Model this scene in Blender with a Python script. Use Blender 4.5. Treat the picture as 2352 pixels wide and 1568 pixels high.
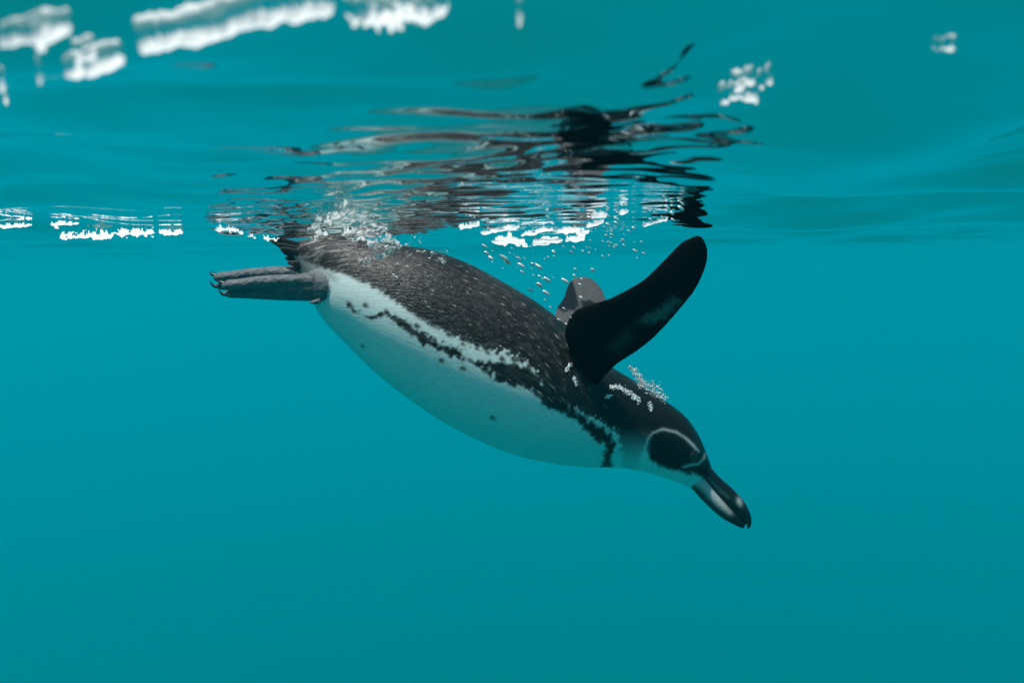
import bpy, bmesh, math, random
import numpy as np
from mathutils import Matrix, Vector, kdtree, bvhtree

for o in list(bpy.data.objects):
    bpy.data.objects.remove(o)
scene = bpy.context.scene
col = scene.collection
random.seed(7)
rng = np.random.default_rng(11)

# ------------------------------------------------------------------ camera
W, H = 2352.0, 1568.0                 # layout grid on which the photograph was measured
LENS, SENSOR = 35.0, 36.0
F = LENS / SENSOR * W                 # focal length in grid units
D0 = 0.90                             # metres from lens to the penguin's mid plane
S = F / D0                            # grid units per metre there
CAM_DEPTH = 0.036                     # metres below the mean water level
PITCH, ROLL = math.radians(3.86), math.radians(-1.0)
cam_data = bpy.data.cameras.new('camera')
cam_data.lens, cam_data.sensor_width = LENS, SENSOR
cam_data.clip_start, cam_data.clip_end = 0.01, 1000.0
cam_data.dof.use_dof = True
cam_data.dof.focus_distance = D0 - 0.03
cam_data.dof.aperture_fstop = 20.0
cam = bpy.data.objects.new('camera', cam_data)
col.objects.link(cam)
CAM = (Matrix.Translation((0, 0, -CAM_DEPTH)) @ Matrix.Rotation(math.pi / 2 - PITCH, 4, 'X')
       @ Matrix.Rotation(ROLL, 4, 'Z'))
cam.matrix_world = CAM
scene.camera = cam

# ------------------------------------------------------------------ daylight
SUN_ELEV, SUN_AZ = math.radians(74), math.radians(-120)     # azimuth from +Y (away from camera), minus = left
world = bpy.data.worlds.new('World')
scene.world = world
world.use_nodes = True
wn = world.node_tree
bg = wn.nodes['Background']
sky = wn.nodes.new('ShaderNodeTexSky')
sky.sky_type = 'NISHITA'
sky.sun_disc = False
sky.sun_elevation = SUN_ELEV
sky.sun_rotation = SUN_AZ
wn.links.new(sky.outputs[0], bg.inputs[0])
bg.inputs[1].default_value = 0.10
sun_data = bpy.data.lights.new('sun', 'SUN')
sun_data.energy = 4.0
sun_data.angle = math.radians(3.0)      # widened by the ripples it comes through
sun_data.color = (1.0, 0.96, 0.9)
sun = bpy.data.objects.new('sun', sun_data)
col.objects.link(sun)
sun_dir = Vector((math.sin(SUN_AZ) * math.cos(SUN_ELEV), math.cos(SUN_AZ) * math.cos(SUN_ELEV), math.sin(SUN_ELEV)))
sun.rotation_euler = sun_dir.to_track_quat('Z', 'Y').to_euler()
scene.view_settings.view_transform = 'Standard'
scene.view_settings.look = 'None'
scene.view_settings.exposure = 0.0
scene.view_settings.gamma = 1.0
scene.view_settings.use_curve_mapping = False
scene.render.engine = 'CYCLES'
cy = scene.cycles
cy.max_bounces = 8
cy.diffuse_bounces = 2
cy.glossy_bounces = 4
cy.transmission_bounces = 4
cy.volume_bounces = 2
cy.transparent_max_bounces = 12
cy.sample_clamp_indirect = 6.0
cy.use_denoising = True
try:
    cy.denoiser = 'OPENIMAGEDENOISE'
except Exception:
    pass

# ------------------------------------------------------------------ helpers
def pt(px, py, w=0.0):
    """grid position -> world point, w = grid units in front of the penguin's mid plane"""
    d = D0 - w / S
    return CAM @ Vector(((px - W / 2) / F * d, -(py - H / 2) / F * d, -d))

def ray(px, py):
    d = (CAM.to_3x3() @ Vector(((px - W / 2) / F, -(py - H / 2) / F, -1.0)))
    return d.normalized()

def tag(o, label=None, cat=None, group=None, kind=None):
    if label: o['label'] = label
    if cat: o['category'] = cat
    if group: o['group'] = group
    if kind: o['kind'] = kind
    return o

def obj(name, verts, faces, mat, parent=None, smooth=True):
    me = bpy.data.meshes.new(name)
    me.from_pydata([tuple(v) for v in verts], [], [tuple(f) for f in faces])
    me.update()
    if smooth:
        me.polygons.foreach_set('use_smooth', [True] * len(me.polygons))
    if mat: me.materials.append(mat)
    o = bpy.data.objects.new(name, me)
    col.objects.link(o)
    if parent:
        o.parent = parent
        o.matrix_parent_inverse = parent.matrix_world.inverted()
    return o

def spline(P, n, closed=False):
    """Catmull-Rom through rows of P, n samples"""
    P = np.asarray(P, float)
    k = len(P)
    t = np.linspace(0, k - 1, n)
    i = np.clip(t.astype(int), 0, k - 2)
    f = (t - i)[:, None]
    def g(j):
        jj = np.clip(j, 0, k - 1)
        r = P[jj].copy()
        lo = j < 0; hi = j > k - 1
        r[lo] = 2 * P[0] - P[1]
        r[hi] = 2 * P[-1] - P[-2]
        return r
    p0, p1, p2, p3 = g(i - 1), g(i), g(i + 1), g(i + 2)
    return 0.5 * (2 * p1 + (p2 - p0) * f + (2 * p0 - 5 * p1 + 4 * p2 - p3) * f ** 2 + (3 * p1 - p0 - 3 * p2 + p3) * f ** 3)

def hash3(ix, iy, iz, seed):
    h = (ix.astype(np.int64) * 374761393 + iy.astype(np.int64) * 668265263 + iz.astype(np.int64) * 2147483647 + seed * 974634777) & 0x7fffffff
    h = ((h ^ (h >> 13)) * 1274126177) & 0x7fffffff
    h = (h ^ (h >> 16)) & 0x7fffffff
    return h / float(0x7fffffff)

def vnoise(x, y, z=None, seed=0):
    x = np.asarray(x, float); y = np.asarray(y, float)
    z = np.zeros_like(x) if z is None else np.asarray(z, float)
    ix, iy, iz = np.floor(x), np.floor(y), np.floor(z)
    fx, fy, fz = x - ix, y - iy, z - iz
    fx, fy, fz = [t * t * (3 - 2 * t) for t in (fx, fy, fz)]
    r = 0
    for a in (0, 1):
        for b in (0, 1):
            for c in (0, 1):
                wgt = (fx if a else 1 - fx) * (fy if b else 1 - fy) * (fz if c else 1 - fz)
                r = r + wgt * hash3(ix + a, iy + b, iz + c, seed)
    return r * 2 - 1

def fbm(x, y, z=None, seed=0, octv=3):
    r, a = 0, 1.0
    for k in range(octv):
        s = 2.03 ** k
        r = r + a * vnoise(x * s, y * s, None if z is None else z * s, seed + k * 17)
        a *= 0.5
    return r / 1.75

def new_mat(name):
    m = bpy.data.materials.new(name)
    m.use_nodes = True
    nt = m.node_tree
    for n in list(nt.nodes):
        if n.type != 'OUTPUT_MATERIAL':
            nt.nodes.remove(n)
    return m, nt, nt.nodes['Material Output']

def N(nt, t, **kw):
    n = nt.nodes.new(t)
    for k, v in kw.items():
        if k in n.inputs:
            n.inputs[k].default_value = v
        else:
            setattr(n, k, v)
    return n

# ------------------------------------------------------------------ materials
def mat_water():
    m, nt, out = new_mat('water_surface')
    fr = N(nt, 'ShaderNodeFresnel', IOR=1.333)
    tr = N(nt, 'ShaderNodeBsdfTransparent')
    gl = N(nt, 'ShaderNodeBsdfGlossy', Roughness=0.0, Color=(1, 1, 1, 1))
    mx = N(nt, 'ShaderNodeMixShader')
    nt.links.new(fr.outputs[0], mx.inputs[0])
    nt.links.new(tr.outputs[0], mx.inputs[1])
    nt.links.new(gl.outputs[0], mx.inputs[2])
    nt.links.new(mx.outputs[0], out.inputs['Surface'])
    return m

def mat_sea_volume():
    m, nt, out = new_mat('sea_water')
    v = N(nt, 'ShaderNodeVolumePrincipled')
    v.inputs['Color'].default_value = (0.0, 0.165, 0.224, 1)
    v.inputs['Absorption Color'].default_value = (0.0, 0.80, 0.86, 1)
    v.inputs['Density'].default_value = 0.08
    v.inputs['Anisotropy'].default_value = 0.2
    nt.links.new(v.outputs[0], out.inputs['Volume'])
    return m

def mat_sand():
    m, nt, out = new_mat('sand')
    no = N(nt, 'ShaderNodeTexNoise', Scale=0.2)
    cr = N(nt, 'ShaderNodeValToRGB')
    cr.color_ramp.elements[0].color = (0.055, 0.115, 0.082, 1)
    cr.color_ramp.elements[1].color = (0.085, 0.165, 0.12, 1)
    b = N(nt, 'ShaderNodeBsdfPrincipled', Roughness=0.9)
    nt.links.new(no.outputs[0], cr.inputs[0]); nt.links.new(cr.outputs[0], b.inputs['Base Color'])
    nt.links.new(b.outputs[0], out.inputs['Surface'])
    return m

def mat_plumage():
    m, nt, out = new_mat('plumage')
    b = N(nt, 'ShaderNodeBsdfPrincipled')
    cola = N(nt, 'ShaderNodeAttribute', attribute_name='coat')
    flow = N(nt, 'ShaderNodeAttribute', attribute_name='flow')
    rough = N(nt, 'ShaderNodeAttribute', attribute_name='skin')     # R: 1 = scaly bare skin
    # feather streaks run along the body (flow.x), fine across it (flow.y)
    mp = N(nt, 'ShaderNodeMapping'); mp.inputs['Scale'].default_value = (130, 480, 1)
    nt.links.new(flow.outputs['Vector'], mp.inputs['Vector'])
    n1 = N(nt, 'ShaderNodeTexNoise', Scale=1.0, Detail=3.0, Roughness=0.6)
    nt.links.new(mp.outputs[0], n1.inputs['Vector'])
    mp2 = N(nt, 'ShaderNodeMapping'); mp2.inputs['Scale'].default_value = (190, 260, 1)
    nt.links.new(flow.outputs['Vector'], mp2.inputs['Vector'])
    vo = N(nt, 'ShaderNodeTexVoronoi', Scale=1.0); vo.feature = 'F1'
    nt.links.new(mp2.outputs[0], vo.inputs['Vector'])
    sep = N(nt, 'ShaderNodeSeparateColor')
    nt.links.new(rough.outputs['Color'], sep.inputs[0])
    # colour variation from streaks
    mr = N(nt, 'ShaderNodeMapRange'); mr.inputs['From Min'].default_value = 0.3; mr.inputs['From Max'].default_value = 0.72
    mr.inputs['To Min'].default_value = 0.82; mr.inputs['To Max'].default_value = 1.1
    nt.links.new(n1.outputs[0], mr.inputs['Value'])
    mul = N(nt, 'ShaderNodeVectorMath', operation='SCALE')
    nt.links.new(cola.outputs['Color'], mul.inputs[0]); nt.links.new(mr.outputs[0], mul.inputs['Scale'])
    mixc = N(nt, 'ShaderNodeMix', data_type='RGBA')
    mixc.inputs['Factor'].default_value = 0.75
    nt.links.new(cola.outputs['Color'], mixc.inputs[6]); nt.links.new(mul.outputs[0], mixc.inputs[7])
    mpf = N(nt, 'ShaderNodeMapping'); mpf.inputs['Scale'].default_value = (95, 430, 1)
    nt.links.new(flow.outputs['Vector'], mpf.inputs['Vector'])
    nf = N(nt, 'ShaderNodeTexNoise', Scale=1.0, Detail=1.5, Roughness=0.5)
    nt.links.new(mpf.outputs[0], nf.inputs['Vector'])
    fr = N(nt, 'ShaderNodeMapRange'); fr.inputs['From Min'].default_value = 0.52; fr.inputs['From Max'].default_value = 0.74
    fr.inputs['To Min'].default_value = 0.0; fr.inputs['To Max'].default_value = 0.035
    nt.links.new(nf.outputs[0], fr.inputs['Value'])
    gr = N(nt, 'ShaderNodeMapRange'); gr.inputs['From Min'].default_value = 0.66; gr.inputs['From Max'].default_value = 0.76  # sparse bright dashes: glints painted into the colour of the dark feathers
    gr.inputs['To Min'].default_value = 0.0; gr.inputs['To Max'].default_value = 0.35
    nt.links.new(nf.outputs[0], gr.inputs['Value'])
    fs = N(nt, 'ShaderNodeMath', operation='ADD'); nt.links.new(fr.outputs[0], fs.inputs[0]); nt.links.new(gr.outputs[0], fs.inputs[1])
    fm = N(nt, 'ShaderNodeMath', operation='MULTIPLY'); nt.links.new(fs.outputs[0], fm.inputs[0]); nt.links.new(sep.outputs[2], fm.inputs[1])
    cmb = N(nt, 'ShaderNodeCombineColor'); 
    for q, k_ in enumerate((1.0, 0.92, 0.88)):
        fq = N(nt, 'ShaderNodeMath', operation='MULTIPLY'); fq.inputs[1].default_value = k_
        nt.links.new(fm.outputs[0], fq.inputs[0]); nt.links.new(fq.outputs[0], cmb.inputs[q])
    ad = N(nt, 'ShaderNodeVectorMath', operation='ADD'); nt.links.new(mixc.outputs[2], ad.inputs[0]); nt.links.new(cmb.outputs[0], ad.inputs[1])
    nt.links.new(ad.outputs[0], b.inputs['Base Color'])
    # bump: feathers, or scales on the feet
    hm = N(nt, 'ShaderNodeMix', data_type='FLOAT')
    nt.links.new(sep.outputs[0], hm.inputs[0]); nt.links.new(n1.outputs[0], hm.inputs[2]); nt.links.new(vo.outputs['Distance'], hm.inputs[3])
    bp = N(nt, 'ShaderNodeBump', Strength=0.55, Distance=0.0022)
    nt.links.new(hm.outputs[0], bp.inputs['Height'])
    bst = N(nt, 'ShaderNodeAttribute', attribute_name='relief'); nt.links.new(bst.outputs['Fac'], bp.inputs['Strength'])
    nt.links.new(bp.outputs[0], b.inputs['Normal'])
    sp = N(nt, 'ShaderNodeMath', operation='MULTIPLY'); sp.inputs[1].default_value = 0.5
    nt.links.new(bst.outputs['Fac'], sp.inputs[0]); nt.links.new(sp.outputs[0], b.inputs['Specular IOR Level'])
    nt.links.new(sep.outputs[1], b.inputs['Roughness'])
    nt.links.new(b.outputs[0], out.inputs['Surface'])
    return m

def mat_attr(name, rough, spec=0.5, bump=0.0, scale=300):
    m, nt, out = new_mat(name)
    b = N(nt, 'ShaderNodeBsdfPrincipled', Roughness=rough)
    b.inputs['Specular IOR Level'].default_value = spec
    a = N(nt, 'ShaderNodeAttribute', attribute_name='coat')
    nt.links.new(a.outputs['Color'], b.inputs['Base Color'])
    if bump:
        tc = N(nt, 'ShaderNodeTexCoord')
        no = N(nt, 'ShaderNodeTexNoise', Scale=scale, Detail=3.0)
        nt.links.new(tc.outputs['Object'], no.inputs['Vector'])
        bp = N(nt, 'ShaderNodeBump', Strength=bump, Distance=0.001)
        nt.links.new(no.outputs[0], bp.inputs['Height']); nt.links.new(bp.outputs[0], b.inputs['Normal'])
    nt.links.new(b.outputs[0], out.inputs['Surface'])
    return m

def mat_plain(name, color, rough=0.5, spec=0.5, noise=0.25, scale=400):
    m, nt, out = new_mat(name)
    b = N(nt, 'ShaderNodeBsdfPrincipled', Roughness=rough)
    b.inputs['Specular IOR Level'].default_value = spec
    tc = N(nt, 'ShaderNodeTexCoord')
    no = N(nt, 'ShaderNodeTexNoise', Scale=scale, Detail=2.0)
    nt.links.new(tc.outputs['Object'], no.inputs['Vector'])
    cr = N(nt, 'ShaderNodeValToRGB')
    cr.color_ramp.elements[0].color = tuple(c * (1 - noise) for c in color) + (1,)
    cr.color_ramp.elements[1].color = tuple(min(1, c * (1 + noise)) for c in color) + (1,)
    nt.links.new(no.outputs[0], cr.inputs[0]); nt.links.new(cr.outputs[0], b.inputs['Base Color'])
    nt.links.new(b.outputs[0], out.inputs['Surface'])
    return m

def mat_foam(name='foam', trans=0.5):
    m, nt, out = new_mat(name)
    d = N(nt, 'ShaderNodeBsdfPrincipled', Roughness=0.25)
    d.inputs['Base Color'].default_value = (0.86, 0.88, 0.88, 1)
    t = N(nt, 'ShaderNodeBsdfTranslucent'); t.inputs['Color'].default_value = (0.97, 0.97, 0.97, 1)
    mx = N(nt, 'ShaderNodeMixShader'); mx.inputs[0].default_value = trans
    nt.links.new(d.outputs[0], mx.inputs[1]); nt.links.new(t.outputs[0], mx.inputs[2])
    nt.links.new(mx.outputs[0], out.inputs['Surface'])
    return m

M_WATER = mat_water(); M_SEA = mat_sea_volume(); M_SAND = mat_sand()
M_PLUM = mat_plumage(); M_BEAK = mat_attr('beak_horn', 0.28, 0.6, 0.3)
M_CLAW = mat_plain('claw_horn', (0.012, 0.012, 0.014), 0.3)
M_TAIL = mat_plain('tail_quill', (0.02, 0.018, 0.018), 0.45)
M_EYE = mat_plain('eye_dark', (0.012, 0.009, 0.007), 0.06, 0.8)
M_LID = mat_plain('eyelid', (0.09, 0.085, 0.085), 0.5)
M_FOAM_GLINT = mat_foam('foam', 0.93)  # white film shared by the foam and the sky glint stand-ins

# ------------------------------------------------------------------ sea surface
DX_FIX = 0.0018
xs = list(np.arange(0, 0.36, DX_FIX))
while xs[-1] < 260: xs.append(xs[-1] + max(DX_FIX, 0.055 * (xs[-1] - 0.33)) )
xs = np.array([-x for x in xs[:0:-1]] + xs)
ys = [0.075]
while ys[-1] < 1.5: ys.append(ys[-1] * 1.0055)
while ys[-1] < 300: ys.append(ys[-1] * 1.03)
ys = np.array([-60, -20, -7, -2.5, -0.9, -0.3, -0.1, -0.03, 0.0, 0.025, 0.045, 0.06] + ys)
XX, YY = np.meshgrid(xs, ys)
DXX = np.abs(np.gradient(xs))[None, :] + 0 * XX
DYY = np.abs(np.gradient(ys))[:, None] + 0 * XX
SPC = np.maximum(DXX, DYY * 0.5)

def wake(x, y):
    """how churned the surface is around the bird (1 = under its reflection)"""
    yy = np.maximum(y, 0.05)
    u = (x / yy + 0.05) / 0.31
    a = np.exp(-np.abs(u) ** 4)
    b = 1 / (1 + np.exp(-(y - 0.16) / 0.02)) / (1 + np.exp((y - 1.2) / 0.08))
    return a * b

def height(x, y, spc=None):
    r = np.random.default_rng(3)
    spc = 0.0015 if spc is None else spc
    wx = x + 0.012 * np.sin(17 * y + 5 * x) + 0.006 * np.sin(43 * x + 19 * y)
    wy = y + 0.012 * np.sin(19 * x + 1.3) + 0.005 * np.sin(51 * y - 32 * x)
    near = wake(x, y)
    def waves(lam0, lam1, slope, cnt, spread, turn=78.0):
        h_ = np.zeros_like(x)
        for k in range(cnt):
            lam = lam0 * (lam1 / lam0) ** r.random()
            th = math.radians(turn) + r.normal() * spread
            ph = r.random() * 6.283
            kk = 6.283 / lam
            h_ += slope / kk * math.sqrt(2.0 / cnt) * np.exp(-(2.4 * spc / lam) ** 2) * np.sin(kk * (wx * math.cos(th) + wy * math.sin(th)) + ph)
        return h_
    h = waves(0.5, 1.4, 0.016, 8, 0.7) * (1 - 0.5 * near)
    h += waves(0.14, 0.36, 0.125, 10, 0.5, 66.0) * (1 - 0.92 * near)      # rolling swells off to the sides
    h += waves(0.04, 0.11, 0.050, 14, 0.7, 70.0) * (1 - 0.66 * near)
    h += waves(0.014, 0.035, 0.006, 12, 0.8)
    h *= 0.02 + 0.98 / (1 + (np.hypot(x, y) / 1.5) ** 2.6)                # calmer further off
    churn = np.exp(-((x / np.maximum(y, 0.05) + 0.15) / 0.11) ** 2) / (1 + np.exp(-(y - 0.38) / 0.03)) * np.exp(-(np.maximum(y - 0.8, 0) / 0.2) ** 2)
    h += waves(0.013, 0.055, 0.054, 44, 2.5) * near
    h += waves(0.010, 0.040, 0.16, 30, 2.5) * churn
    # a swell standing close over the lens, away from the bird's reflection
    h += 0.034 * np.exp(-(y / (0.135 - 0.12 * np.clip(x, -0.12, 0.06))) ** 2 - (x / 0.3) ** 2)
    return h

ZZ = height(XX, YY, SPC)
ny, nx = XX.shape
verts = np.stack([XX, YY, ZZ], -1).reshape(-1, 3)
ii = (np.arange(ny - 1)[:, None] * nx + np.arange(nx - 1)[None, :]).ravel()
faces = np.stack([ii, ii + 1, ii + nx + 1, ii + nx], -1)
me = bpy.data.meshes.new('water')
me.vertices.add(len(verts)); me.vertices.foreach_set('co', verts.ravel())
me.loops.add(faces.size); me.loops.foreach_set('vertex_index', faces.ravel())
me.polygons.add(len(faces)); me.polygons.foreach_set('loop_start', np.arange(0, faces.size, 4))
me.polygons.foreach_set('use_smooth', np.ones(len(faces), bool))
me.update(calc_edges=True)
me.materials.append(M_WATER)
water = bpy.data.objects.new('water', me); col.objects.link(water)
tag(water, 'rippled underside of the sea surface, mirroring the teal water', 'water', kind='structure')

def surf(px, py, dz=0.0):
    """point where the view line meets the water surface (dz below it)"""
    d = ray(px, py); o = CAM.translation
    t = 0.15
    lo, hi = 0.05, 40.0
    for k in range(60):
        m = (lo + hi) / 2
        p = o + d * m
        if p.z > float(height(np.array([p.x]), np.array([p.y]))[0]) - dz: hi = m
        else: lo = m
    return o + d * lo

seabed = obj('seabed', [(-320, -70, -20), (320, -70, -20), (320, 320, -20), (-320, 320, -20)], [(0, 1, 2, 3)], M_SAND, smooth=False)
tag(seabed, 'sandy seabed far below in the haze', 'seabed', kind='structure')
x0, x1, y0, y1, z0, z1 = -240, 240, -55, 280, -21, 0.2
hz = obj('haze', [(x0, y0, z0), (x1, y0, z0), (x1, y1, z0), (x0, y1, z0), (x0, y0, z1), (x1, y0, z1), (x1, y1, z1), (x0, y1, z1)],
         [(0, 3, 2, 1), (4, 5, 6, 7), (0, 1, 5, 4), (1, 2, 6, 5), (2, 3, 7, 6), (3, 0, 4, 7)], M_SEA, smooth=False)
tag(hz, 'teal sea water filling the whole view with soft haze', 'water', kind='stuff')

# ------------------------------------------------------------------ penguin
def loft(secs, nu, nv, flat=2.0):
    """secs rows: Tx,Ty,Bx,By,w,half_depth(,tilt): closed tube between two outline points, in grid units.
       Returns world verts, faces and (u, v) flow coordinates in metres."""
    P = spline(secs, nu)
    V, UV = [], []
    arc = 0.0; prev = None
    for i in range(nu):
        T = np.array(P[i, 0:2]); B = np.array(P[i, 2:4]); w = P[i, 4]; hd = max(P[i, 5], 0.5)
        tilt = P[i, 6] if P.shape[1] > 6 else 0.0
        c = (T + B) / 2; a = (T - B) / 2
        if prev is not None: arc += float(np.linalg.norm(c - prev)) / S
        prev = c
        circ = math.pi * (np.linalg.norm(a) + hd) / S
        for j in range(nv):
            th = 2 * math.pi * j / nv
            cs, sn = math.cos(th), math.sin(th)
            e = 2.0 / flat
            cs2 = math.copysign(abs(cs) ** e, cs); sn2 = math.copysign(abs(sn) ** e, sn)
            q = c + a * cs2
            V.append(pt(q[0], q[1], w + hd * sn2 + tilt * cs2))
            UV.append((arc, (min(j, nv - j) / nv) * circ))
    Fc = []
    for i in range(nu - 1):
        for j in range(nv):
            k = (j + 1) % nv
            Fc.append((i * nv + j, i * nv + k, (i + 1) * nv + k, (i + 1) * nv + j))
    Fc.append(tuple(range(nv))[::-1]); Fc.append(tuple((nu - 1) * nv + j for j in range(nv)))
    return V, Fc, UV

BODY = [  # back x,y  belly x,y  w  half width
    (668, 556, 672, 585, 0, 16), (690, 552, 688, 618, 0, 34), (740, 545, 712, 672, 0, 58), (790, 545, 722, 700, 0, 80),
    (850, 551, 745, 738, 0, 104), (920, 562, 790, 785, 0, 126), (1000, 577, 850, 845, 0, 145), (1080, 607, 930, 910, 0, 157),
    (1160, 650, 1020, 970, 0, 163), (1230, 692, 1105, 1014, 0, 162), (1290, 738, 1190, 1047, 0, 155), (1345, 787, 1270, 1064, 0, 141),
    (1400, 838, 1340, 1072, 0, 120), (1450, 870, 1395, 1073, 0, 101), (1500, 903, 1440, 1076, 0, 86), (1545, 932, 1478, 1083, 0, 76),
    (1580, 962, 1512, 1092, 0, 69), (1606, 1001, 1545, 1103, 0, 59), (1622, 1038, 1568, 1112, 0, 44), (1632, 1066, 1582, 1119, 0, 29),
    (1636, 1078, 1592, 1122, 0, 18)]
NFLIP = [
    (1318, 815, 1362, 895, 92, 24, 0), (1298, 775, 1385, 868, 118, 25, 4), (1303, 741, 1412, 840, 135, 22, 8), (1320, 714, 1438, 822, 148, 18, 10),
    (1350, 700, 1466, 804, 160, 15, 10), (1392, 688, 1500, 777, 174, 12, 10), (1436, 667, 1535, 741, 188, 10, 8), (1480, 640, 1568, 703, 202, 8.5, 6),
    (1522, 600, 1598, 664, 215, 7.5, 4), (1557, 563, 1619, 620, 225, 6.5, 2), (1580, 548, 1626, 586, 232, 5.5, 0), (1598, 541, 1622, 562, 236, 4, 0), (1607, 541, 1614, 546, 238, 2, 0)]
FFLIP = [
    (1300, 815, 1390, 860, -80, 24, 0), (1284, 760, 1400, 810, -125, 22, -6), (1276, 716, 1402, 756, -165, 17, -10), (1294, 684, 1397, 716, -195, 13, -12),
    (1303, 657, 1391, 686, -218, 10, -12), (1313, 642, 1382, 664, -234, 7, -8), (1329, 636, 1366, 645, -242, 4, -4), (1342, 635, 1352, 637, -245, 2, 0)]
def foot_lofts(dx, dy, w):
    def sh(rows): return [(a + dx, b + dy, c + dx, d + dy, w + e, f) for a, b, c, d, e, f in rows]
    leg = sh([(850, 655, 838, 715, -8, 34), (815, 643, 806, 700, -4, 28), (783, 633, 777, 694, 0, 25), (742, 624, 736, 692, 0, 25), (702, 626, 702, 691, 0, 26),
              (655, 634, 655, 686, 0, 22), (610, 640, 610, 681, 0, 17), (570, 646, 570, 678, 0, 11), (548, 650, 548, 674, 0, 5)])
    t1 = sh([(720, 630, 718, 662, 14, 14), (650, 630, 650, 660, 16, 14), (590, 634, 590, 662, 18, 13), (550, 640, 548, 666, 18, 13), (525, 642, 522, 667, 18, 12), (512, 648, 511, 661, 18, 7), (508, 652, 508, 656, 18, 2)])
    t2 = sh([(720, 662, 718, 692, 4, 13), (650, 662, 650, 690, 4, 13), (590, 663, 590, 687, 2, 12), (550, 664, 550, 685, 0, 11), (530, 664, 528, 684, 0, 10), (518, 668, 517, 680, 0, 6), (513, 672, 513, 676, 0, 2)])
    t3 = sh([(720, 640, 718, 668, -18, 12), (640, 638, 640, 664, -24, 12), (580, 640, 580, 662, -28, 11), (540, 643, 540, 662, -30, 9), (522, 647, 522, 658, -30, 5), (517, 650, 517, 653, -30, 2)])
    hallux = sh([(735, 684, 738, 698, 22, 6), (722, 688, 722, 699, 26, 5), (708, 694, 708, 697, 28, 2)])
    return [leg, t1, t2, t3, hallux]

parts = [('body', loft(BODY, 300, 200, 2.1)), ('flipper', loft(NFLIP, 130, 80, 2.0)), ('farflipper', loft(FFLIP, 100, 72, 2.0))]
for dx, dy, w in ((0, 0, 62), (-19, -18, -62)):
    for f in foot_lofts(dx, dy, w):
        parts.append(('foot', loft(f, 70, 40)))

allv, allf, alluv, allpid = [], [], [], []
PID = {'body': 0, 'flipper': 1, 'farflipper': 2, 'foot': 3}
for nm, (v, f, uv) in parts:
    b = len(allv)
    allv += v; alluv += uv; allpid += [PID[nm]] * len(v)
    allf += [tuple(b + i for i in q) for q in f]

base = pt(1150, 830, 0)
penguin = bpy.data.objects.new('penguin', None)
penguin.empty_display_size = 0.1
col.objects.link(penguin)
penguin.location = base
bpy.context.view_layer.update()
tag(penguin, 'black and white penguin diving head down just under the surface, one flipper raised', 'penguin')

tmp = obj('tmp', allv, allf, None)
rm = tmp.modifiers.new('r', 'REMESH'); rm.mode = 'VOXEL'; rm.voxel_size = 0.00105
sm = tmp.modifiers.new('s', 'SMOOTH'); sm.factor = 0.5; sm.iterations = 5
dg = bpy.context.evaluated_depsgraph_get()
bme = bpy.data.meshes.new_from_object(tmp.evaluated_get(dg))
bpy.data.objects.remove(tmp)
bme.name = 'body'
nvt = len(bme.vertices)
co = np.empty(nvt * 3); bme.vertices.foreach_get('co', co); co = co.reshape(-1, 3)
bvh = bvhtree.BVHTree.FromPolygons([tuple(c) for c in co], [tuple(p.vertices) for p in bme.polygons])

# transfer flow coordinates and the part each vertex belongs to
kd = kdtree.KDTree(len(allv))
for i, v in enumerate(allv): kd.insert(v, i)
kd.balance()
alluv = np.array(alluv); allpid = np.array(allpid)
flow = np.zeros((nvt, 2)); pid = np.zeros(nvt, int)
for i in range(nvt):
    hits = kd.find_n(co[i], 4)
    p0 = allpid[hits[0][1]]; sw = 0; acc = np.zeros(2)
    for (_, idx, dist) in hits:
        if allpid[idx] == p0:
            wgt = 1 / (dist + 1e-5); acc += wgt * alluv[idx]; sw += wgt
    flow[i] = acc / sw; pid[i] = p0

# side coordinates on the bird (same pattern on both flanks)
CI = np.array(CAM.inverted())
cc = co @ CI[:3, :3].T + CI[:3, 3]
lat = (D0 + cc[:, 2]) * S              # lateral offset, + towards lens
dep = D0 - np.abs(lat) / S
px = W / 2 + cc[:, 0] * F / dep
py = H / 2 - cc[:, 1] * F / dep
wn1 = fbm(px / 9, py / 9, lat / 40, 1); wn2 = fbm(px / 9, py / 9, lat / 40, 5)
qx = px + 5.0 * wn1; qy = py + 5.0 * wn2

def seg_dist(x, y, pts):
    """distance to a polyline of (x, y, halfwidth) minus the halfwidth"""
    best = np.full(x.shape, 1e9)
    for (ax, ay, aw), (bx, by, bw) in zip(pts[:-1], pts[1:]):
        dx, dy = bx - ax, by - ay
        t = np.clip(((x - ax) * dx + (y - ay) * dy) / (dx * dx + dy * dy + 1e-9), 0, 1)
        d = np.hypot(x - ax - t * dx, y - ay - t * dy) - (aw + t * (bw - aw))
        best = np.minimum(best, d)
    return best

def poly_dist(x, y, P):
    """signed distance, negative inside"""
    d = seg_dist(x, y, [(a, b, 0) for a, b in P] + [(P[0][0], P[0][1], 0)])
    ins = np.zeros(x.shape, bool)
    n = len(P)
    for i in range(n):
        xa, ya = P[i]; xb, yb = P[(i + 1) % n]
        c = ((ya > y) != (yb > y)) & (x < (xb - xa) * (y - ya) / (yb - ya + 1e-12) + xa)
        ins ^= c
    return np.where(ins, -d, d)

def soft(d, w=3.0):
    return 1 / (1 + np.exp(np.clip(d / w, -30, 30)))

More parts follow.
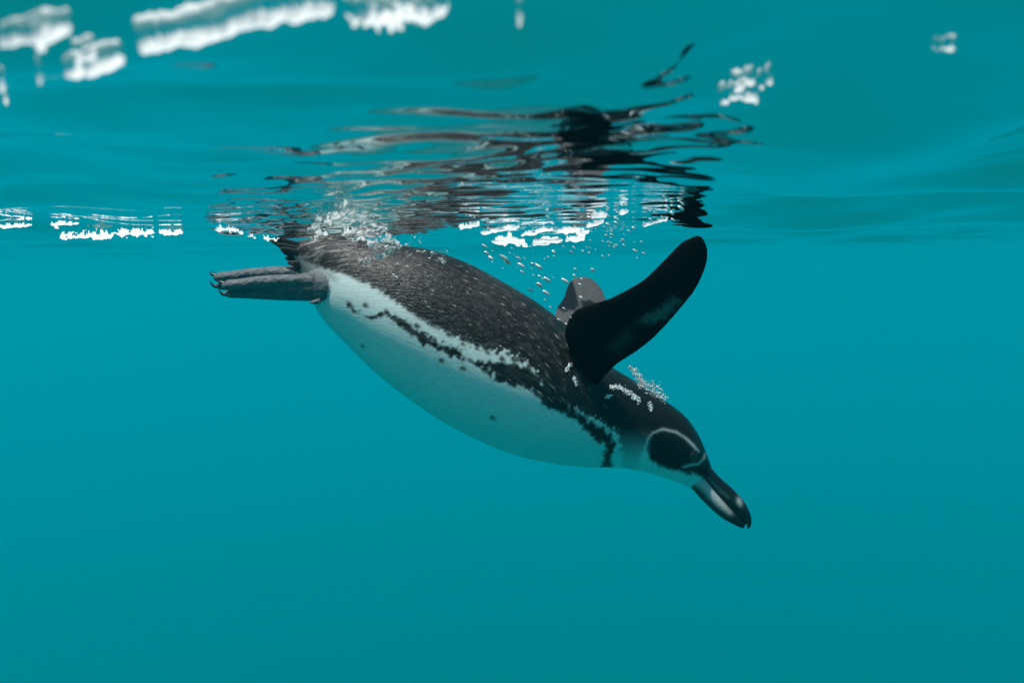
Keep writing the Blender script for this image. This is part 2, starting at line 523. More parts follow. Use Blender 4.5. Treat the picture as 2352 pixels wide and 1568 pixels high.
BACK = [(560, 480), (660, 575), (700, 600), (745, 618), (795, 632), (849, 656), (903, 688), (956, 728), (997, 751), (1037, 768), (1091, 794),
        (1128, 806), (1168, 812), (1205, 828), (1226, 850), (1242, 882), (1256, 918), (1288, 936), (1325, 944), (1360, 958), (1388, 974), (1406, 990),
        (1414, 985), (1424, 1022), (1431, 1060), (1434, 1085), (1464, 1085), (1470, 1050), (1482, 1030), (1489, 1046), (1502, 1064), (1531, 1077), (1560, 1083), (1580, 1088), (1600, 1090), (1640, 1110),
        (1740, 1085), (1740, 480)]
CHEEK = [(1519, 990), (1497, 1006), (1489, 1033), (1501, 1058), (1531, 1074), (1566, 1080), (1580, 1062), (1600, 1066), (1612, 1050), (1606, 1030), (1580, 1014), (1571, 1009), (1544, 994)]
BAND = [(790, 690, 2.5), (819, 718, 3.8), (849, 729, 3.8), (886, 720, 7.5), (916, 737, 11.2), (956, 764, 12.5), (986, 788, 10.0), (1045, 808, 12.5), (1072, 825, 7.5), (1095, 837, 7.5),
        (1125, 839, 11.6), (1154, 855, 24.6), (1195, 862, 27.6), (1227, 877, 20.3), (1246, 899, 14.5), (1262, 920, 15.9), (1289, 931, 15.9), (1316, 952, 11.6), (1343, 971, 13.0),
        (1369, 992, 17.4), (1391, 1006, 15.9), (1402, 1025, 11.6), (1397, 1049, 11.6), (1391, 1072, 10.2)]
SPOTS = [(886, 715, 5), (956, 748, 6), (1030, 767, 6), (838, 700, 5), (803, 697, 4), (1013, 827, 5), (1061, 845, 5), (1152, 823, 5), (1180, 825, 6), (1195, 799, 6),
         (1063, 845, 5), (1082, 783, 6), (1349, 986, 5), (1130, 958, 4), (832, 794, 3), (985, 742, 5), (1005, 752, 4), (1095, 800, 4), (1120, 808, 4), (1140, 812, 3), (1165, 812, 4), (1215, 850, 5), (1062, 790, 4)]
mott = np.clip((px - 980) / 200, 0, 1) * np.clip((1440 - px) / 30, 0, 1)
dark = soft(poly_dist(qx, qy, BACK) + (5 + 16 * mott) * fbm(px / 6, py / 6, lat / 20, 9), 1.8)
ln_ = np.clip((py + 4 * wn1 - 975) / 105, 0, 1)
lower_neck = ln_ * ln_ * (3 - 2 * ln_) * soft(poly_dist(px, py, [(1404, 950), (1500, 950), (1476, 1100), (1408, 1100)]), 3)
dark = dark * (1 - 0.85 * lower_neck)
dark = np.maximum(dark, soft(poly_dist(qx, qy, CHEEK) + 2 * wn1, 2.0))
bandbreak = 13 * (fbm(px / 9, py / 9, lat / 40, 31) + 0.12)
dark = np.maximum(dark, soft(seg_dist(qx, qy, BAND) + bandbreak, 1.6))
for sx, sy, sr in SPOTS:
    along = (px - sx) * 0.86 + (py - sy) * 0.5; acr = -(px - sx) * 0.5 + (py - sy) * 0.86
    dd = np.hypot(along * np.where(along > 0, 0.6, 1.0), acr) - sr
    dark = np.maximum(dark, soft(dd + 1.5 * wn1, 1.3) * 0.95)
# white marks of the head
brow = soft(seg_dist(px + 1.5 * wn1, py + 1.5 * wn2, [(1482, 1078, 7), (1481, 1055, 5), (1481, 1032, 3), (1487, 1010, 2), (1500, 993, 1.4), (1521, 985, 2.2), (1551, 991, 1.6), (1573, 1004, 1.6), (1592, 1021, 3.5), (1604, 1036, 2)]), 1.2)
face = soft(seg_dist(px, py, [(1570, 1072, 2), (1588, 1067, 2.5), (1604, 1065, 2), (1617, 1052, 2.5), (1619, 1042, 1.5)]), 1.2)
spot = soft(np.hypot((px - 1578) * 1.4, py - 1099) - 7, 1.5)
pale_face = np.maximum.reduce([brow * 0.72, face * 0.7, spot * 0.9])
dark = dark * (1 - pale_face)
white = np.array([0.80, 0.85, 0.83]); black = np.array([0.015, 0.012, 0.011]); head_black = np.array([0.010, 0.010, 0.011])
hb = np.clip((px - 1230) / 120, 0, 1)[:, None]
bl = black * (1 - hb) + head_black * hb
# pale feather tips scattered over the rump
rump = np.clip((900 - px) / 190, 0, 1) * np.clip((640 - py) / 40, 0, 1)
fl = np.clip(fbm(flow[:, 0] * 150, flow[:, 1] * 330, None, 77) * 2.0, 0, 1)
bl = bl + (fl * (0.025 * np.clip((1400 - px) / 100, 0, 1) + 0.22 * rump))[:, None] * np.array([1.0, 0.96, 0.93])
colr = white * (1 - dark[:, None]) + bl * dark[:, None]
# brown-grey tone of the under-tail
ut = soft(poly_dist(qx, qy, [(650, 560), (735, 610), (770, 640), (700, 640), (672, 610)]), 6)[:, None]
colr = colr * (1 - 0.75 * ut) + 0.75 * ut * np.array([0.06, 0.06, 0.06])
# flippers
fb = np.array([0.005, 0.005, 0.006])
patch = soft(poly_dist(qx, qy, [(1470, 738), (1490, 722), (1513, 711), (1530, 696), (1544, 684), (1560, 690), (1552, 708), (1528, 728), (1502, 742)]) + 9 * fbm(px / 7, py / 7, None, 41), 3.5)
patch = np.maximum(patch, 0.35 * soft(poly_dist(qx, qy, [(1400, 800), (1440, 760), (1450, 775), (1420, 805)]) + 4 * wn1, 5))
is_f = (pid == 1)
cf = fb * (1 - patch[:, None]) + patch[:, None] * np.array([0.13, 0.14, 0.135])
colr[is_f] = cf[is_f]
colr[pid == 2] = np.array([0.10, 0.10, 0.105])
ft = pid == 3
fcol = np.array([0.15, 0.16, 0.175]) * (1 + 0.5 * fbm(px / 14, py / 14, lat / 14, 21))[:, None]
thigh = np.clip((px - 776 + 3 * wn1) / 5, 0, 1)[:, None]
wcol = white * (1 - 0.25 * fl[:, None])
colr[ft] = (fcol * (1 - thigh) + wcol * thigh)[ft]
ankle = soft(np.abs(px - 782 + 3 * wn2) - 3, 1.5)[:, None] * ft[:, None]
colr = colr * (1 - 0.8 * ankle) + 0.8 * ankle * 0.02
colr = np.clip(colr, 0.004, 0.9)
skin = np.zeros((nvt, 4)); skin[:, 3] = 1
skin[:, 0] = np.where(ft & (px < 778), 1.0, 0.0)
skin[:, 1] = np.where(ft, 0.55, np.where(pid > 0, 0.7, 0.36 + 0.34 * (1 - dark)))
skin[:, 2] = np.where(pid == 0, dark * np.clip((1480 - px) / 200, 0, 1), 0)
relief = np.where(ft, 0.45, np.where(pid > 0, 0.12, 0.13 + 0.5 * dark))
at = bme.attributes.new('relief', 'FLOAT', 'POINT'); at.data.foreach_set('value', relief.astype(np.float32))
at = bme.attributes.new('coat', 'FLOAT_COLOR', 'POINT')
at.data.foreach_set('color', np.concatenate([colr, np.ones((nvt, 1))], 1).astype(np.float32).ravel())
at = bme.attributes.new('skin', 'FLOAT_COLOR', 'POINT'); at.data.foreach_set('color', skin.astype(np.float32).ravel())
fv = np.zeros((nvt, 3)); fv[:, :2] = flow; fv[:, 2] = pid * 3.7
at = bme.attributes.new('flow', 'FLOAT_VECTOR', 'POINT'); at.data.foreach_set('vector', fv.astype(np.float32).ravel())
bme.polygons.foreach_set('use_smooth', [True] * len(bme.polygons))
bme.materials.clear(); bme.materials.append(M_PLUM)
body = bpy.data.objects.new('body', bme)
col.objects.link(body)
body.parent = penguin
body.matrix_parent_inverse = penguin.matrix_world.inverted()

def on_body(px_, py_):
    h = bvh.ray_cast(CAM.translation, ray(px_, py_))
    return h[0], h[1]

def colour_attr(o, fn):
    me = o.data; n = len(me.vertices)
    c = np.empty(n * 3); me.vertices.foreach_get('co', c); c = c.reshape(-1, 3)
    cc_ = c @ CI[:3, :3].T + CI[:3, 3]
    gx = W / 2 - cc_[:, 0] / cc_[:, 2] * F; gy = H / 2 + cc_[:, 1] / cc_[:, 2] * F
    a = me.attributes.new('coat', 'FLOAT_COLOR', 'POINT')
    a.data.foreach_set('color', np.concatenate([fn(gx, gy), np.ones((n, 1))], 1).astype(np.float32).ravel())

# ---- beak
UP = [(1618, 1050, 1588, 1066, 0, 22), (1632, 1070, 1601, 1075, 0, 22), (1642, 1083, 1614, 1090, 0, 20), (1653, 1095, 1628, 1109, 0, 18), (1672, 1112, 1643, 1127, 0, 16), (1690, 1129, 1660, 1147, 0, 15),
      (1706, 1147, 1680, 1168, 0, 14), (1718, 1166, 1697, 1184, 0, 12), (1725, 1185, 1708, 1194, 0, 9), (1726, 1202, 1715, 1204, 0, 5.5), (1722, 1212, 1716, 1213, 0, 2)]
LO = [(1589, 1064, 1566, 1106, 0, 22), (1604, 1074, 1582, 1117, 0, 21), (1616, 1089, 1594, 1127, 0, 20), (1630, 1108, 1607, 1142, 0, 18), (1645, 1126, 1622, 1157, 0, 16), (1662, 1146, 1640, 1174, 0, 15), (1682, 1167, 1660, 1190, 0, 13), (1697, 1183, 1680, 1201, 0, 10), (1707, 1193, 1696, 1209, 0, 7), (1714, 1201, 1708, 1213, 0, 3)]
v, f, _ = loft(UP, 90, 40, 2.2); ub = obj('upper_beak', v, f, M_BEAK, penguin)
def upc(gx, gy):
    d = np.array([0.012, 0.012, 0.014])
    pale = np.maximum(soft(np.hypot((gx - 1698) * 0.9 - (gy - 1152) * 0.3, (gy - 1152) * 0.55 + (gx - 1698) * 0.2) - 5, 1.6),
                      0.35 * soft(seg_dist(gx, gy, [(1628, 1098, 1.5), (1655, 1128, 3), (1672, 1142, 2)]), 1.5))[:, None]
    gap_light = 0.6 * soft(seg_dist(gx, gy, [(1672, 1160, 0.6), (1692, 1180, 1.2), (1708, 1195, 1.2)]), 0.9)[:, None]  # pale line painted for the gap of light between the beak halves
    p = np.maximum(pale * 0.8, gap_light)
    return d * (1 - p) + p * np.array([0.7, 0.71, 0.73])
colour_attr(ub, upc)
v, f, _ = loft(LO, 90, 40, 2.2); lb = obj('lower_beak', v, f, M_BEAK, penguin)
def loc_(gx, gy):
    d = np.array([0.012, 0.012, 0.014])
    p = soft(seg_dist(gx, gy, [(1580, 1084, 10), (1592, 1094, 13), (1603, 1102, 13), (1618, 1112, 12.5), (1638, 1134, 12), (1657, 1158, 8), (1676, 1177, 3)]), 3.2)[:, None]
    return d * (1 - p) + p * np.array([0.6, 0.58, 0.57])
colour_attr(lb, loc_)

# ---- eyes (both sides)
def uv_sphere(c, r, axes, n=20):
    V, Fc = [], []
    for i in range(n + 1):
        a = math.pi * i / n
        for j in range(2 * n):
            b = math.pi * j / n
            V.append(c + axes[0] * (r[0] * math.sin(a) * math.cos(b)) + axes[1] * (r[1] * math.sin(a) * math.sin(b)) + axes[2] * (r[2] * math.cos(a)))
    m = 2 * n
    for i in range(n):
        for j in range(m):
            k = (j + 1) % m
            Fc.append((i * m + j, (i + 1) * m + j, (i + 1) * m + k, i * m + k))
    return V, Fc
camx, camy, camz = [(CAM.to_3x3() @ Vector(a)) for a in ((1, 0, 0), (0, 1, 0), (0, 0, 1))]
eye_hit, eye_n = on_body(1596, 1046)
wy_eye = float((D0 + (CI @ np.array([*eye_hit, 1]))[2]) * S)
for side in (1, -1):
    n_ = eye_n.copy()
    if side < 0:
        n_ = n_ - 2 * n_.dot(camz) * camz
    c_ = eye_hit if side > 0 else eye_hit - 2 * wy_eye / S * camz
    t1_ = n_.orthogonal().normalized(); t2_ = n_.cross(t1_)
    v, f = uv_sphere(c_ - n_ * 0.0018, (0.0043, 0.0043, 0.0030), (t1_, t2_, n_))
    eye = obj('eye', v, f, M_EYE, penguin)
    V, Fc = [], []
    for i in range(36):
        a = 2 * math.pi * i / 36
        rad = t1_ * math.cos(a) + t2_ * math.sin(a)
        for j in range(10):
            b = 2 * math.pi * j / 10
            V.append(c_ - n_ * 0.0006 + rad * (0.0045 + 0.0006 * math.cos(b)) + n_ * 0.0006 * math.sin(b))
    for i in range(36):
        for j in range(10):
            Fc.append((i * 10 + j, ((i + 1) % 36) * 10 + j, ((i + 1) % 36) * 10 + (j + 1) % 10, i * 10 + (j + 1) % 10))
    obj('eyelid', V, Fc, M_LID, eye)

# ---- claws
def claw(p, w, r0):
    rows = []
    for k, (x, y) in enumerate(p):
        r = r0 * (1 - k / (len(p) - 1)) ** 0.7 + 0.3
        nx_, ny_ = (p[min(k + 1, len(p) - 1)][0] - p[max(k - 1, 0)][0]), (p[min(k + 1, len(p) - 1)][1] - p[max(k - 1, 0)][1])
        L = math.hypot(nx_, ny_)
        rows.append((x + ny_ / L * r, y - nx_ / L * r, x - ny_ / L * r, y + nx_ / L * r, w, r * 0.8))
    v, f, _ = loft(rows, 24, 12)
    return obj('claw', v, f, M_CLAW, penguin)
for dx, dy, w in ((0, 0, 62), (-19, -18, -62)):
    claw([(522 + dx, 652 + dy), (512 + dx, 650 + dy), (504 + dx, 647 + dy), (499 + dx, 642 + dy)], w + 18, 5.0)
    claw([(524 + dx, 676 + dy), (514 + dx, 676 + dy), (506 + dx, 671 + dy), (501 + dx, 661 + dy)], w, 4.5)
    claw([(526 + dx, 652 + dy), (518 + dx, 650 + dy), (511 + dx, 646 + dy), (507 + dx, 641 + dy)], w - 30, 4.0)

# ---- tail feathers
tips = [(612, 545), (619, 551), (627, 558), (633, 564), (638, 570), (645, 576), (650, 582), (656, 590), (662, 600), (668, 610)]
k = 0
for ring in range(3):
    for (tx, ty) in tips:
        w0 = (ring - 1) * 16 + random.uniform(-6, 6); w1 = (ring - 1) * 34 + random.uniform(-8, 8)
        if ring != 1 and random.random() < 0.25: continue
        jx, jy = random.uniform(-4, 8), random.uniform(-4, 4)
        bx, by = 735 + random.uniform(-8, 8), 578 + (ty - 560) * 0.55
        rows = []
        ex, ey = tx + jx, ty + jy
        for t, hw in ((0, 5), (0.3, 7), (0.6, 8), (0.82, 6.5), (0.94, 3.5), (1, 0.6)):
            x = bx + (ex - bx) * t; y = by + (ey - by) * t + 5 * math.sin(t * 3.14)
            L = math.hypot(ex - bx, ey - by); ax_, ay_ = (ey - by) / L, -(ex - bx) / L
            rows.append((x + ax_ * hw, y + ay_ * hw, x - ax_ * hw, y - ay_ * hw, w0 + (w1 - w0) * t, 1.2))
        v, f, _ = loft(rows, 14, 8)
        obj('tail_feather', v, f, M_TAIL, penguin)

# ------------------------------------------------------------------ foam, sky glint stand-ins and bubbles
def surf_many(gx, gy):
    """vectorised: where the view lines through grid points meet the water surface"""
    R3 = np.array(CAM.to_3x3()); o = np.array(CAM.translation)
    d = np.stack([(gx - W / 2) / F, -(gy - H / 2) / F, -np.ones_like(gx)], -1) @ R3.T
    lo = np.full(gx.shape, 0.05); hi = np.full(gx.shape, 30.0)
    for k in range(34):
        m = (lo + hi) / 2
        p = o + d * m[..., None]
        up = p[..., 2] > height(p[..., 0], p[..., 1])
        hi = np.where(up, m, hi); lo = np.where(up, lo, m)
    return o + d * lo[..., None]

def foam_glint_patch(strokes, label, group=None, thick=0.0025, seed=0, rough=0.55, res=2.5, ns=9.0, hang=1.0):
    """white film hanging under the surface, for foam and for stand-in sky glints; strokes = polylines of (x, y, halfwidth)"""
    xs_ = [p[0] for s_ in strokes for p in s_]; ys_ = [p[1] for s_ in strokes for p in s_]; rr = max(p[2] for s_ in strokes for p in s_)
    gx, gy = np.meshgrid(np.arange(min(xs_) - rr * 1.6, max(xs_) + rr * 1.6 + res, res), np.arange(min(ys_) - rr * 1.6, max(ys_) + rr * 1.6 + res, res * 0.8))
    d = np.full(gx.shape, 1e9)
    for s_ in strokes:
        d = np.minimum(d, seg_dist(gx, gy, s_ if len(s_) > 1 else [s_[0], (s_[0][0] + 0.5, s_[0][1], s_[0][2])]))
    fld = -d / rr + rough * fbm(gx / ns, gy / (ns * 0.6), None, seed, 2)
    P = surf_many(gx, gy)
    o_ = np.array(CAM.translation); v_ = P - o_; L = np.linalg.norm(v_, axis=-1)
    L0 = L[fld > 0].min() if (fld > 0).any() else L.min()
    P = o_ + v_ * ((L0 + hang * (L - L0)) / L)[..., None]       # the film sags below the surface instead of lying flat
    dep_ = thick * np.sqrt(np.clip(fld, 0, 1)) * (1 + 0.25 * fbm(gx / ns, gy / (ns * 0.7), None, seed + 5, 2))
    keep = fld > 0
    P[..., 2] -= dep_ + 0.0003
    idx = -np.ones(gx.shape, int)
    cell = keep[:-1, :-1] & keep[1:, :-1] & keep[:-1, 1:] & keep[1:, 1:]
    use = np.zeros(gx.shape, bool)
    use[:-1, :-1] |= cell; use[1:, :-1] |= cell; use[:-1, 1:] |= cell; use[1:, 1:] |= cell
    idx[use] = np.arange(use.sum())
    ci, cj = np.nonzero(cell)
    Fc = np.stack([idx[ci, cj], idx[ci, cj + 1], idx[ci + 1, cj + 1], idx[ci + 1, cj]], -1)
    if len(Fc) < 3: return None
    o = obj('foam_glint_patch', P[use], Fc, M_FOAM_GLINT)
    tag(o, label, 'foam', group)
    return o

foam_glint_patch([[(322, 80, 8.6), (380, 70, 10.1), (470, 55, 10.1), (540, 32, 10.8), (600, 12, 10.8), (690, 2, 10.1), (760, -6, 7.2)], [(430, 66, 5.8), (510, 55, 6.5)]],  # white meshes down to the lone fleck stand in for bright sky glints
           'long blurred white streak standing in for a sky glint on the swell', seed=1, thick=0.003, rough=0.35, ns=26)
foam_glint_patch([[(0, 78, 6.5), (60, 66, 9.4), (100, 58, 17.3), (135, 55, 13.0), (158, 47, 7.2)], [(85, 80, 10.1), (100, 92, 6.5)]], 'ragged white blot with a thin tail, standing in for a sky glint', seed=2, rough=0.4, ns=24)
foam_glint_patch([[(152, 152, 7.2), (200, 142, 10.1), (240, 130, 11.5), (280, 118, 8.6)], [(175, 118, 7.2), (215, 106, 8.6)]], 'stubby double lobed glint stand-in between ragged blot and long streak', seed=3, rough=0.4, ns=24)
foam_glint_patch([[(88, 155, 5.8), (92, 161, 5.0)]], 'single small round glint stand-in between two white blots', seed=4, rough=0.3, ns=14)
foam_glint_patch([[(0, 175, 7.2), (6, 180, 6.5)]], 'pale glint stand-in next to the thin tail of the ragged blot', seed=5, rough=0.3, ns=14)
foam_glint_patch([[(10, 208, 5.0), (15, 214, 4.3)]], 'faintest small glint stand-in, farthest from the long streak', seed=6, rough=0.3, ns=14)
foam_glint_patch([[(790, 25, 5.0), (850, 18, 11.5), (920, 12, 13.0), (980, 8, 10.8), (1030, 2, 5.8)], [(870, 32, 8.6), (920, 36, 7.2)], [(960, 28, 5.8), (1000, 18, 5.8)]], 'lacy patch of broken glint stand-ins beside the long streak', seed=7, rough=1.0, ns=14)
foam_glint_patch([[(1190, 18, 6.5), (1194, 21, 5.8)]], 'lone bright glint stand-in past the lacy patch', seed=8, rough=0.3, ns=14)
foam_glint_patch([[(1645, 218, 3.6), (1680, 210, 5.0), (1715, 202, 6.5), (1738, 210, 6.5)], [(1690, 188, 5.0), (1730, 170, 5.8)], [(1745, 184, 3.6), (1772, 168, 4.3)]], 'small broken white foam cluster beside the dark reflection of the bird', seed=9, rough=1.0, ns=11)
foam_glint_patch([[(2145, 100, 2.2), (2165, 99, 2.9), (2195, 98, 2.2)]], 'faint thin foam smear on the smooth water', seed=10, rough=1.3, ns=9, thick=0.0012)
foam_glint_patch([[(0, 517, 4), (40, 513, 6), (72, 512, 3)]], 'short foam line in a row with the long broken one', seed=11, rough=0.8, ns=9, thick=0.002, hang=0.6)
foam_glint_patch([[(120, 510, 4), (150, 507, 6), (184, 511, 3)], [(128, 517, 3), (133, 519, 3)]], 'small foam tuft above the broken foam line', seed=12, rough=0.8, ns=9, thick=0.002, hang=0.6)
foam_glint_patch([[(132, 539, 4), (190, 536, 8), (240, 535, 9), (300, 532, 7), (360, 529, 6), (415, 527, 4)]], 'long broken line of foam behind the feet', seed=13, rough=1.3, ns=9, thick=0.002, hang=0.6)
foam_glint_patch([[(500, 522, 5), (530, 523, 7), (556, 528, 5)], [(575, 538, 3), (600, 543, 4), (640, 548, 3)]], 'thin foam trace touching the tip of the tail', seed=14, rough=1.2, ns=8, thick=0.002, hang=0.12)
for n_, st in enumerate(([[(1140, 550, 8), (1170, 548, 13), (1205, 556, 6)]], [[(1228, 552, 7), (1255, 549, 11), (1288, 548, 5)]], [[(1305, 548, 6), (1322, 545, 9), (1340, 543, 5)]],
                         [[(1284, 528, 7), (1305, 525, 10), (1326, 522, 6)]], [[(1330, 533, 7), (1348, 530, 6)]], [[(1350, 514, 5), (1366, 508, 7), (1384, 503, 4)]],
                         [[(1110, 530, 5), (1150, 522, 6), (1190, 515, 5)]], [[(1200, 535, 5), (1240, 527, 6), (1268, 522, 4)]], [[(1362, 490, 6), (1378, 487, 9), (1392, 488, 5)]],
                         [[(1425, 483, 6), (1440, 480, 6)]], [[(1480, 513, 4), (1500, 506, 4), (1530, 498, 4)]], [[(1060, 516, 6), (1095, 510, 7)]])):
    foam_glint_patch(st, 'small white foam flake under the rippled surface above the back', 'foam flakes beside the churned water', seed=20 + n_, rough=0.7, ns=10, thick=0.0022, res=2.0, hang=0.12)

# churned froth over the rump: a crumpled film of air with holes
def froth_sheet():
    gx, gy = np.meshgrid(np.arange(640, 1075, 1.6), np.arange(425, 600, 1.3))
    d = poly_dist(gx, gy, [(690, 500), (745, 455), (790, 432), (835, 445), (860, 480), (900, 520), (960, 545), (1020, 556), (1048, 572), (1010, 585), (940, 572), (880, 590), (820, 585), (840, 560), (780, 530), (720, 535)])
    turb = fbm((gx - 0.6 * gy) / 17 + 0.8 * fbm(gx / 40, gy / 30, None, 3), (gy + 0.35 * gx) / 8.5, None, 51, 4)
    ridge = 1 - np.abs(fbm((gx - gy) / 34, (gy + 0.5 * gx) / 20, None, 61, 2)) * 2.2
    mask = (-d / 34 + 1.15 * turb + 0.25 * ridge) > 0.36
    P = surf_many(gx, gy)
    o = np.array(CAM.translation)
    v_ = P - o; L = np.linalg.norm(v_, axis=-1)
    Lc = 0.80 - np.logaddexp(0, (0.80 - L) / 0.03) * 0.03
    P = o + v_ * (Lc / L)[..., None]
    P[..., 2] -= 0.003 + 0.0035 * np.clip(ridge, -0.5, 1) + 0.0012 * fbm(gx / 9, gy / 6, None, 71, 2)
    P[..., 1] += 0.02 * turb
    cell = mask[:-1, :-1] & mask[1:, :-1] & mask[:-1, 1:] & mask[1:, 1:]
    use = np.zeros(gx.shape, bool)
    use[:-1, :-1] |= cell; use[1:, :-1] |= cell; use[:-1, 1:] |= cell; use[1:, 1:] |= cell
    idx = -np.ones(gx.shape, int); idx[use] = np.arange(use.sum())
    ci, cj = np.nonzero(cell)
    Fc = np.stack([idx[ci, cj], idx[ci, cj + 1], idx[ci + 1, cj + 1], idx[ci + 1, cj]], -1)
    return P[use], Fc
def mat_froth():
    m, nt, out = new_mat('froth_film')
    t = N(nt, 'ShaderNodeBsdfTranslucent'); t.inputs['Color'].default_value = (0.9, 0.91, 0.91, 1)
    g = N(nt, 'ShaderNodeBsdfGlossy', Roughness=0.12); g.inputs['Color'].default_value = (0.9, 0.9, 0.9, 1)
    lw = N(nt, 'ShaderNodeLayerWeight', Blend=0.22)
    mx = N(nt, 'ShaderNodeMixShader')
    nt.links.new(lw.outputs['Facing'], mx.inputs[0]); nt.links.new(t.outputs[0], mx.inputs[1]); nt.links.new(g.outputs[0], mx.inputs[2])
    tc = N(nt, 'ShaderNodeTexCoord'); mp = N(nt, 'ShaderNodeMapping'); mp.inputs['Scale'].default_value = (1, 0.35, 1.3)
    no = N(nt, 'ShaderNodeTexNoise', Scale=110.0, Detail=3.0)
    mr = N(nt, 'ShaderNodeMapRange'); mr.inputs['From Min'].default_value = 0.44; mr.inputs['From Max'].default_value = 0.56; mr.inputs['To Min'].default_value = 0.92; mr.inputs['To Max'].default_value = 0.0
    tp = N(nt, 'ShaderNodeBsdfTransparent'); m2 = N(nt, 'ShaderNodeMixShader')
    nt.links.new(tc.outputs['Object'], mp.inputs['Vector']); nt.links.new(mp.outputs[0], no.inputs['Vector']); nt.links.new(no.outputs[0], mr.inputs['Value'])
    nt.links.new(mr.outputs[0], m2.inputs[0]); nt.links.new(mx.outputs[0], m2.inputs[1]); nt.links.new(tp.outputs[0], m2.inputs[2])
    nt.links.new(m2.outputs[0], out.inputs['Surface'])
    return m
M_FROTH = mat_froth()
v, f = froth_sheet()
tag(obj('froth', v, f, M_FROTH), 'churned silvery froth where the rump breaks the surface', 'froth', kind='stuff')

def ico_blob(c, r, axis, stretch, seed):
    bm = bmesh.new()
    bmesh.ops.create_icosphere(bm, subdivisions=2, radius=1.0)
    a = axis.normalized(); b1 = a.orthogonal().normalized(); b2 = a.cross(b1)
    rs = random.Random(seed)
    k1, k2 = rs.uniform(0.75, 1.0), rs.uniform(0.75, 1.0)
    V = []
    for v_ in bm.verts:
        w_ = 1 + 0.12 * math.sin(3 * v_.co.x + seed) + 0.1 * math.sin(4 * v_.co.y + 2 * seed)
        V.append(c + (a * (v_.co.z * stretch) + b1 * (v_.co.x * k1) + b2 * (v_.co.y * k2)) * r * w_)
    Fc = [tuple(x.index for x in f_.verts) for f_ in bm.faces]
    bm.free()
    return V, Fc

def mat_bubble():
    m, nt, out = new_mat('bubble_skin')
    d = N(nt, 'ShaderNodeBsdfDiffuse', Color=(0.97, 0.97, 0.97, 1)); g = N(nt, 'ShaderNodeBsdfGlossy', Roughness=0.42, Color=(1, 1, 1, 1))
    t = N(nt, 'ShaderNodeBsdfTranslucent', Color=(0.97, 0.97, 0.97, 1))
    no = N(nt, 'ShaderNodeTexNoise', Scale=300.0); mr = N(nt, 'ShaderNodeMapRange'); mr.inputs['To Min'].default_value = 0.3; mr.inputs['To Max'].default_value = 0.6
    tc = N(nt, 'ShaderNodeTexCoord'); nt.links.new(tc.outputs['Object'], no.inputs['Vector']); nt.links.new(no.outputs[0], mr.inputs['Value'])
    a = N(nt, 'ShaderNodeMixShader', Fac=0.25); b = N(nt, 'ShaderNodeMixShader')
    nt.links.new(d.outputs[0], a.inputs[1]); nt.links.new(t.outputs[0], a.inputs[2])
    nt.links.new(mr.outputs[0], b.inputs[0]); nt.links.new(a.outputs[0], b.inputs[1]); nt.links.new(g.outputs[0], b.inputs[2])
    nt.links.new(b.outputs[0], out.inputs['Surface'])
    return m
M_BUB = mat_bubble()
MOVE = (pt(1040, 1028, 0) - pt(1000, 1000, 0)).normalized()
LOOSE = [(1272, 579, 5), (1260, 591, 3), (1224, 607, 4), (1238, 612, 6), (1318, 568, 3), (1312, 579, 3), (1339, 577, 3), (1397, 557, 2.5), (1431, 551, 3), (1474, 556, 2.5), (1460, 576, 4),
         (1479, 582, 2.5), (1464, 593, 2), (1322, 619, 3.5), (1362, 620, 4), (1257, 642, 6), (1299, 645, 6), (1320, 633, 3), (1336, 641, 3), (1334, 655, 5), (1239, 654, 5.5), (1219, 666, 4), (1255, 672, 5.5),
         (1240, 635, 3), (1335, 684, 4.5), (1252, 689, 2.5), (1296, 709, 3.5), (1265, 706, 2.5), (1284, 734, 3), (1302, 745, 3), (1311, 729, 2), (1406, 540, 4), (1393, 541, 3), (1445, 531, 3),
         (1114, 565, 4), (1118, 581, 4), (1127, 593, 6), (1159, 594, 10), (1165, 601, 6), (1192, 594, 5), (1198, 609, 5.5), (1224, 606, 3), (1239, 613, 4), (1200, 625, 4), (1419, 489, 3.5), (1397, 496, 4),
         (1417, 503, 4), (1397, 516, 4), (1382, 513, 3), (1416, 513, 5), (1526, 452, 3.5), (1533, 477, 5), (1567, 467, 3.5), (1564, 478, 5), (1543, 490, 5), (1523, 500, 4), (1495, 505, 4), (1482, 515, 4),
         (1505, 513, 3.5), (1546, 505, 3.5), (1455, 524, 4), (1444, 531, 3), (1473, 556, 2), (1259, 499, 3.5), (905, 631, 2.5), (912, 637, 2.5), (1150, 795, 2), (1152, 812, 2.5)]
for k in range(70):
    t = random.random()
    LOOSE.append((1130 + 330 * t + random.gauss(0, 25), 520 + 130 * random.random() * (1 - 0.6 * t) + random.gauss(0, 10), random.uniform(1.0, 2.4)))
proto = []
for k in range(6):
    v, f = ico_blob(Vector((0, 0, 0)), 1.0, MOVE, 1.7 + 0.25 * k, k)
    m_ = bpy.data.meshes.new('air_bubble'); m_.from_pydata([tuple(x) for x in v], [], f); m_.polygons.foreach_set('use_smooth', [True] * len(m_.polygons)); m_.materials.append(M_BUB)
    proto.append(m_)
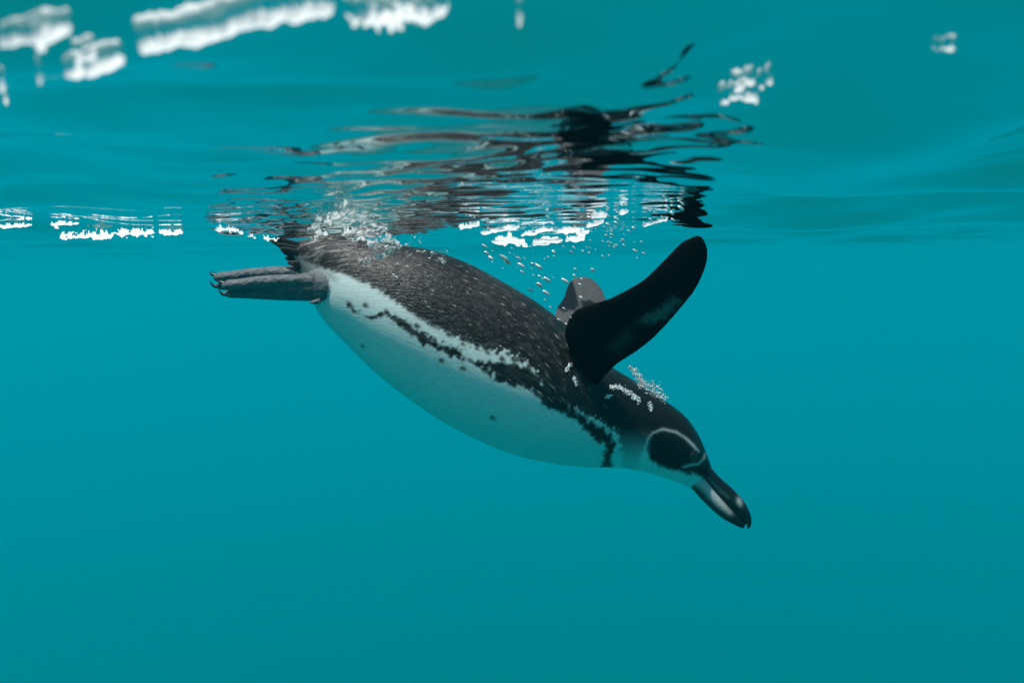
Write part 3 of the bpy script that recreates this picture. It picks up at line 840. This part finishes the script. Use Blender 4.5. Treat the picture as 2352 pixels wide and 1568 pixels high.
for k, (bx, by, r) in enumerate(LOOSE):
    w = random.uniform(-120, 60)
    h_, n_ = on_body(bx, by)
    p = pt(bx, by, w)
    if h_ is not None and (p - CAM.translation).length > (h_ - CAM.translation).length - 0.004:
        p = h_ - ray(bx, by) * 0.004
    zs = float(height(np.array([p.x]), np.array([p.y]))[0]) - 0.0035
    if p.z > zs:
        q = surf(bx, by, 0.003)
        if (q - CAM.translation).length < (p - CAM.translation).length: p = q
    rr_ = r * 0.68 * (p - CAM.translation).length / F
    o = bpy.data.objects.new('air_bubble', proto[k % 6]); col.objects.link(o)
    o.location = p; o.scale = (rr_, rr_, rr_)
    if r >= 9: lb_ = 'largest white air bubble, just above the arch of the back'
    elif h_ is not None and bx > 1270: lb_ = 'white air bubble passing in front of the grey far flipper'
    elif h_ is not None: lb_ = 'bright air bubble clinging to the dark back feathers'
    elif bx > 1475 and by < 530: lb_ = 'small bubble under the ripples above the raised flipper tip'
    elif r >= 3.5: lb_ = 'larger white air bubble between the back and the surface'
    else: lb_ = 'fine pinpoint air bubble between the back and the surface'
    tag(o, lb_, 'bubble', 'loose air bubbles trailing from the penguin')

# silver bubbles clinging to the neck and shoulder
CL = [[(1402, 888, 4), (1423, 889, 5), (1450, 904, 5), (1469, 923, 6)], [(1447, 842, 3), (1463, 861, 6), (1477, 882, 9), (1504, 895, 12), (1528, 918, 8)], [(1390, 914, 3), (1402, 908, 3)],
      [(1310, 837, 3), (1300, 853, 4)], [(1318, 864, 2), (1324, 885, 3)], [(1492, 925, 4), (1496, 945, 2)]]
V, Fc = [], []
kk_ = 0
for st in CL:
    ln = sum(math.hypot(b[0] - a[0], b[1] - a[1]) for a, b in zip(st[:-1], st[1:]))
    for k in range(int(ln * 1.9 * (1 + st[-1][2] / 8))):
        t = random.random() * (len(st) - 1); i = min(int(t), len(st) - 2); u = t - i
        bx = st[i][0] + u * (st[i + 1][0] - st[i][0]); by = st[i][1] + u * (st[i + 1][1] - st[i][1]); hw = st[i][2] + u * (st[i + 1][2] - st[i][2])
        bx += random.gauss(0, hw * 0.6); by += random.gauss(0, hw * 0.6)
        h_, n_ = on_body(bx, by)
        if h_ is None:
            h_ = pt(bx, by, 0); n_ = -ray(bx, by)
        r = random.uniform(0.45, 1.5) / S
        v, f = ico_blob(h_ + n_ * r * 0.5, r, (MOVE + Vector((random.gauss(0, .3), random.gauss(0, .3), random.gauss(0, .3)))), random.uniform(1.2, 2.8), kk_); kk_ += 1
        b = len(V); V += v; Fc += [tuple(b + i_ for i_ in q) for q in f]
tag(obj('clinging_bubbles', V, Fc, M_BUB), 'silver sheet of fine bubbles clinging to neck and shoulder', 'bubbles', kind='stuff')
print('verts body', nvt, 'water', len(verts))
